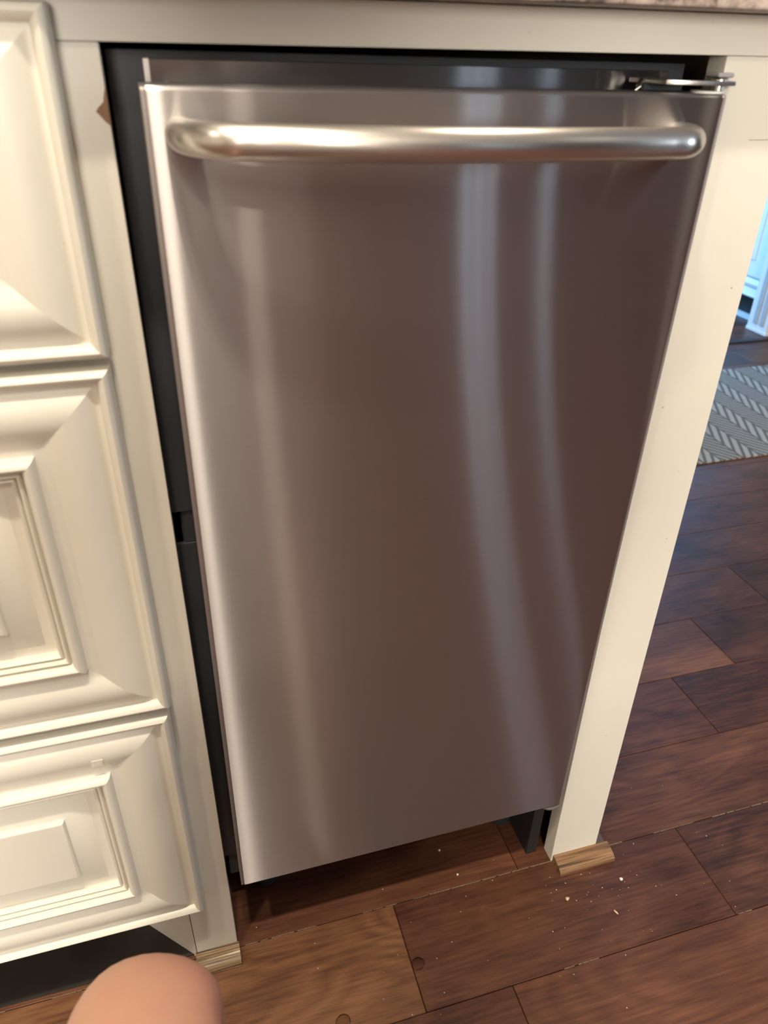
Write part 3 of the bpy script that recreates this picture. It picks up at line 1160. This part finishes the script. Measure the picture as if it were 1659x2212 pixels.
# right knee on the floor
nd('hipR', (0.100, -0.67, 0.255), 0.095)
nd('thighR', (0.130, -0.50, 0.165), 0.070)
nd('kneeR', (0.155, -0.360, 0.064), 0.054)
nd('shinR', (0.155, -0.55, 0.056), 0.050)
nd('ankleR', (0.152, -0.77, 0.050), 0.034)
nd('ballR', (0.152, -0.86, 0.040), (0.036, 0.030))
nd('toeR', (0.152, -0.87, 0.022), (0.034, 0.018))
ed('pelvis', 'hipR', 'thighR', 'kneeR', 'shinR', 'ankleR', 'ballR', 'toeR')
for sgn, q in ((-1, 'L'), (1, 'R')):
    nd('sh' + q, (sgn * 0.165, -0.735, 0.775), 0.056)
    nd('ua' + q, (sgn * 0.205, -0.700, 0.665), 0.045)
    nd('el' + q, (sgn * 0.215, -0.640, 0.565), 0.038)
    nd('fa' + q, (sgn * 0.150, -0.585, 0.675), 0.035)
    nd('wr' + q, (sgn * 0.085, -0.545, 0.750), 0.024)
    nd('pa' + q, (sgn * 0.062, -0.530, 0.795), (0.030, 0.018))
    ed('collar', 'sh' + q, 'ua' + q, 'el' + q, 'fa' + q, 'wr' + q, 'pa' + q)
    for fi, (dx, dz, ln) in enumerate(((0.026, 0.010, 0.9), (0.011, 0.018, 1.0), (-0.004, 0.018, 0.95), (-0.018, 0.012, 0.75))):
        a = 'f%s%d' % (q, fi)
        bx, by, bz = sgn * (0.060 + dx * 0.7), -0.532, 0.815 + dz * 0.6
        nd(a + 'a', (bx, by, bz), 0.0095)
        nd(a + 'b', (bx - sgn * 0.008, by + 0.012, bz + 0.030 * ln), 0.0088)
        nd(a + 'c', (bx - sgn * 0.020, by + 0.020, bz + 0.046 * ln), 0.0078)
        ed('pa' + q, a + 'a', a + 'b', a + 'c')
    nd('th' + q + 'a', (sgn * 0.036, -0.535, 0.790), 0.0115)
    nd('th' + q + 'b', (sgn * 0.022, -0.528, 0.812), 0.0095)
    ed('pa' + q, 'th' + q + 'a', 'th' + q + 'b')
body = skinned('body', nodes, edges, SKIN, 0, 3, per)
# clothes
nS = [((-0.01, -0.70, 0.31), (0.175, 0.132)), ((-0.01, -0.735, 0.50), (0.170, 0.112)), ((-0.01, -0.75, 0.65), (0.175, 0.120)), ((0, -0.738, 0.795), (0.115, 0.084)),
      ((-0.168, -0.737, 0.775), 0.068), ((-0.208, -0.702, 0.65), 0.060), ((0.168, -0.737, 0.775), 0.068), ((0.208, -0.702, 0.65), 0.060)]
skinned('shirt', nS, [(0, 1), (1, 2), (2, 3), (3, 4), (4, 5), (3, 6), (6, 7)], SHIRT, 0, 2, per)
nH = [((0, -0.69, 0.265), (0.165, 0.130)), ((-0.100, -0.66, 0.255), 0.112), ((-0.086, -0.49, 0.313), 0.088), ((0.105, -0.67, 0.255), 0.112), ((0.130, -0.51, 0.175), 0.088)]
skinned('shorts', nH, [(0, 1), (1, 2), (0, 3), (3, 4)], SHORTS, 0, 2, per)
nP = [((0, -0.730, 0.99), (0.078, 0.075)), ((0, -0.722, 1.06), (0.075, 0.082)), ((0, -0.712, 1.102), (0.05, 0.06))]
skinned('hair', nP, [(0, 1), (1, 2)], HAIR, 1, 2, per)
EYE = simple('eye_white', (0.8, 0.78, 0.75), 0.2)
for sgn in (-1, 1):
    m = MB()
    m.lathe((sgn * 0.030, -0.612, 1.005), [(0.002, 0.011), (0.009, 0.008), (0.0125, 0.0), (0.009, -0.008)], 14, axis=1)
    m.build('eye', EYE, per, smooth=60)
m = MB()
m.tube([(0, -0.612, 1.005), (0, -0.600, 0.980), (0, -0.590, 0.963), (0, -0.606, 0.956)], [0.008, 0.011, 0.014, 0.010], 14)
m.build('nose', SKIN, per, smooth=60)
m = MB()
m.tube([(-0.024, -0.618, 0.928), (-0.010, -0.609, 0.930), (0.010, -0.609, 0.930), (0.024, -0.618, 0.928)], [0.003, 0.006, 0.006, 0.003], 12)
m.build('mouth', simple('lips', (0.42, 0.16, 0.13), 0.5), per, smooth=60)
for sgn in (-1, 1):
    m = MB()
    m.tube([(sgn * 0.074, -0.70, 0.965), (sgn * 0.084, -0.708, 0.985), (sgn * 0.086, -0.712, 1.008), (sgn * 0.076, -0.70, 1.022)], [0.006, 0.011, 0.012, 0.006], 12)
    m.build('ear', SKIN, per, smooth=60)
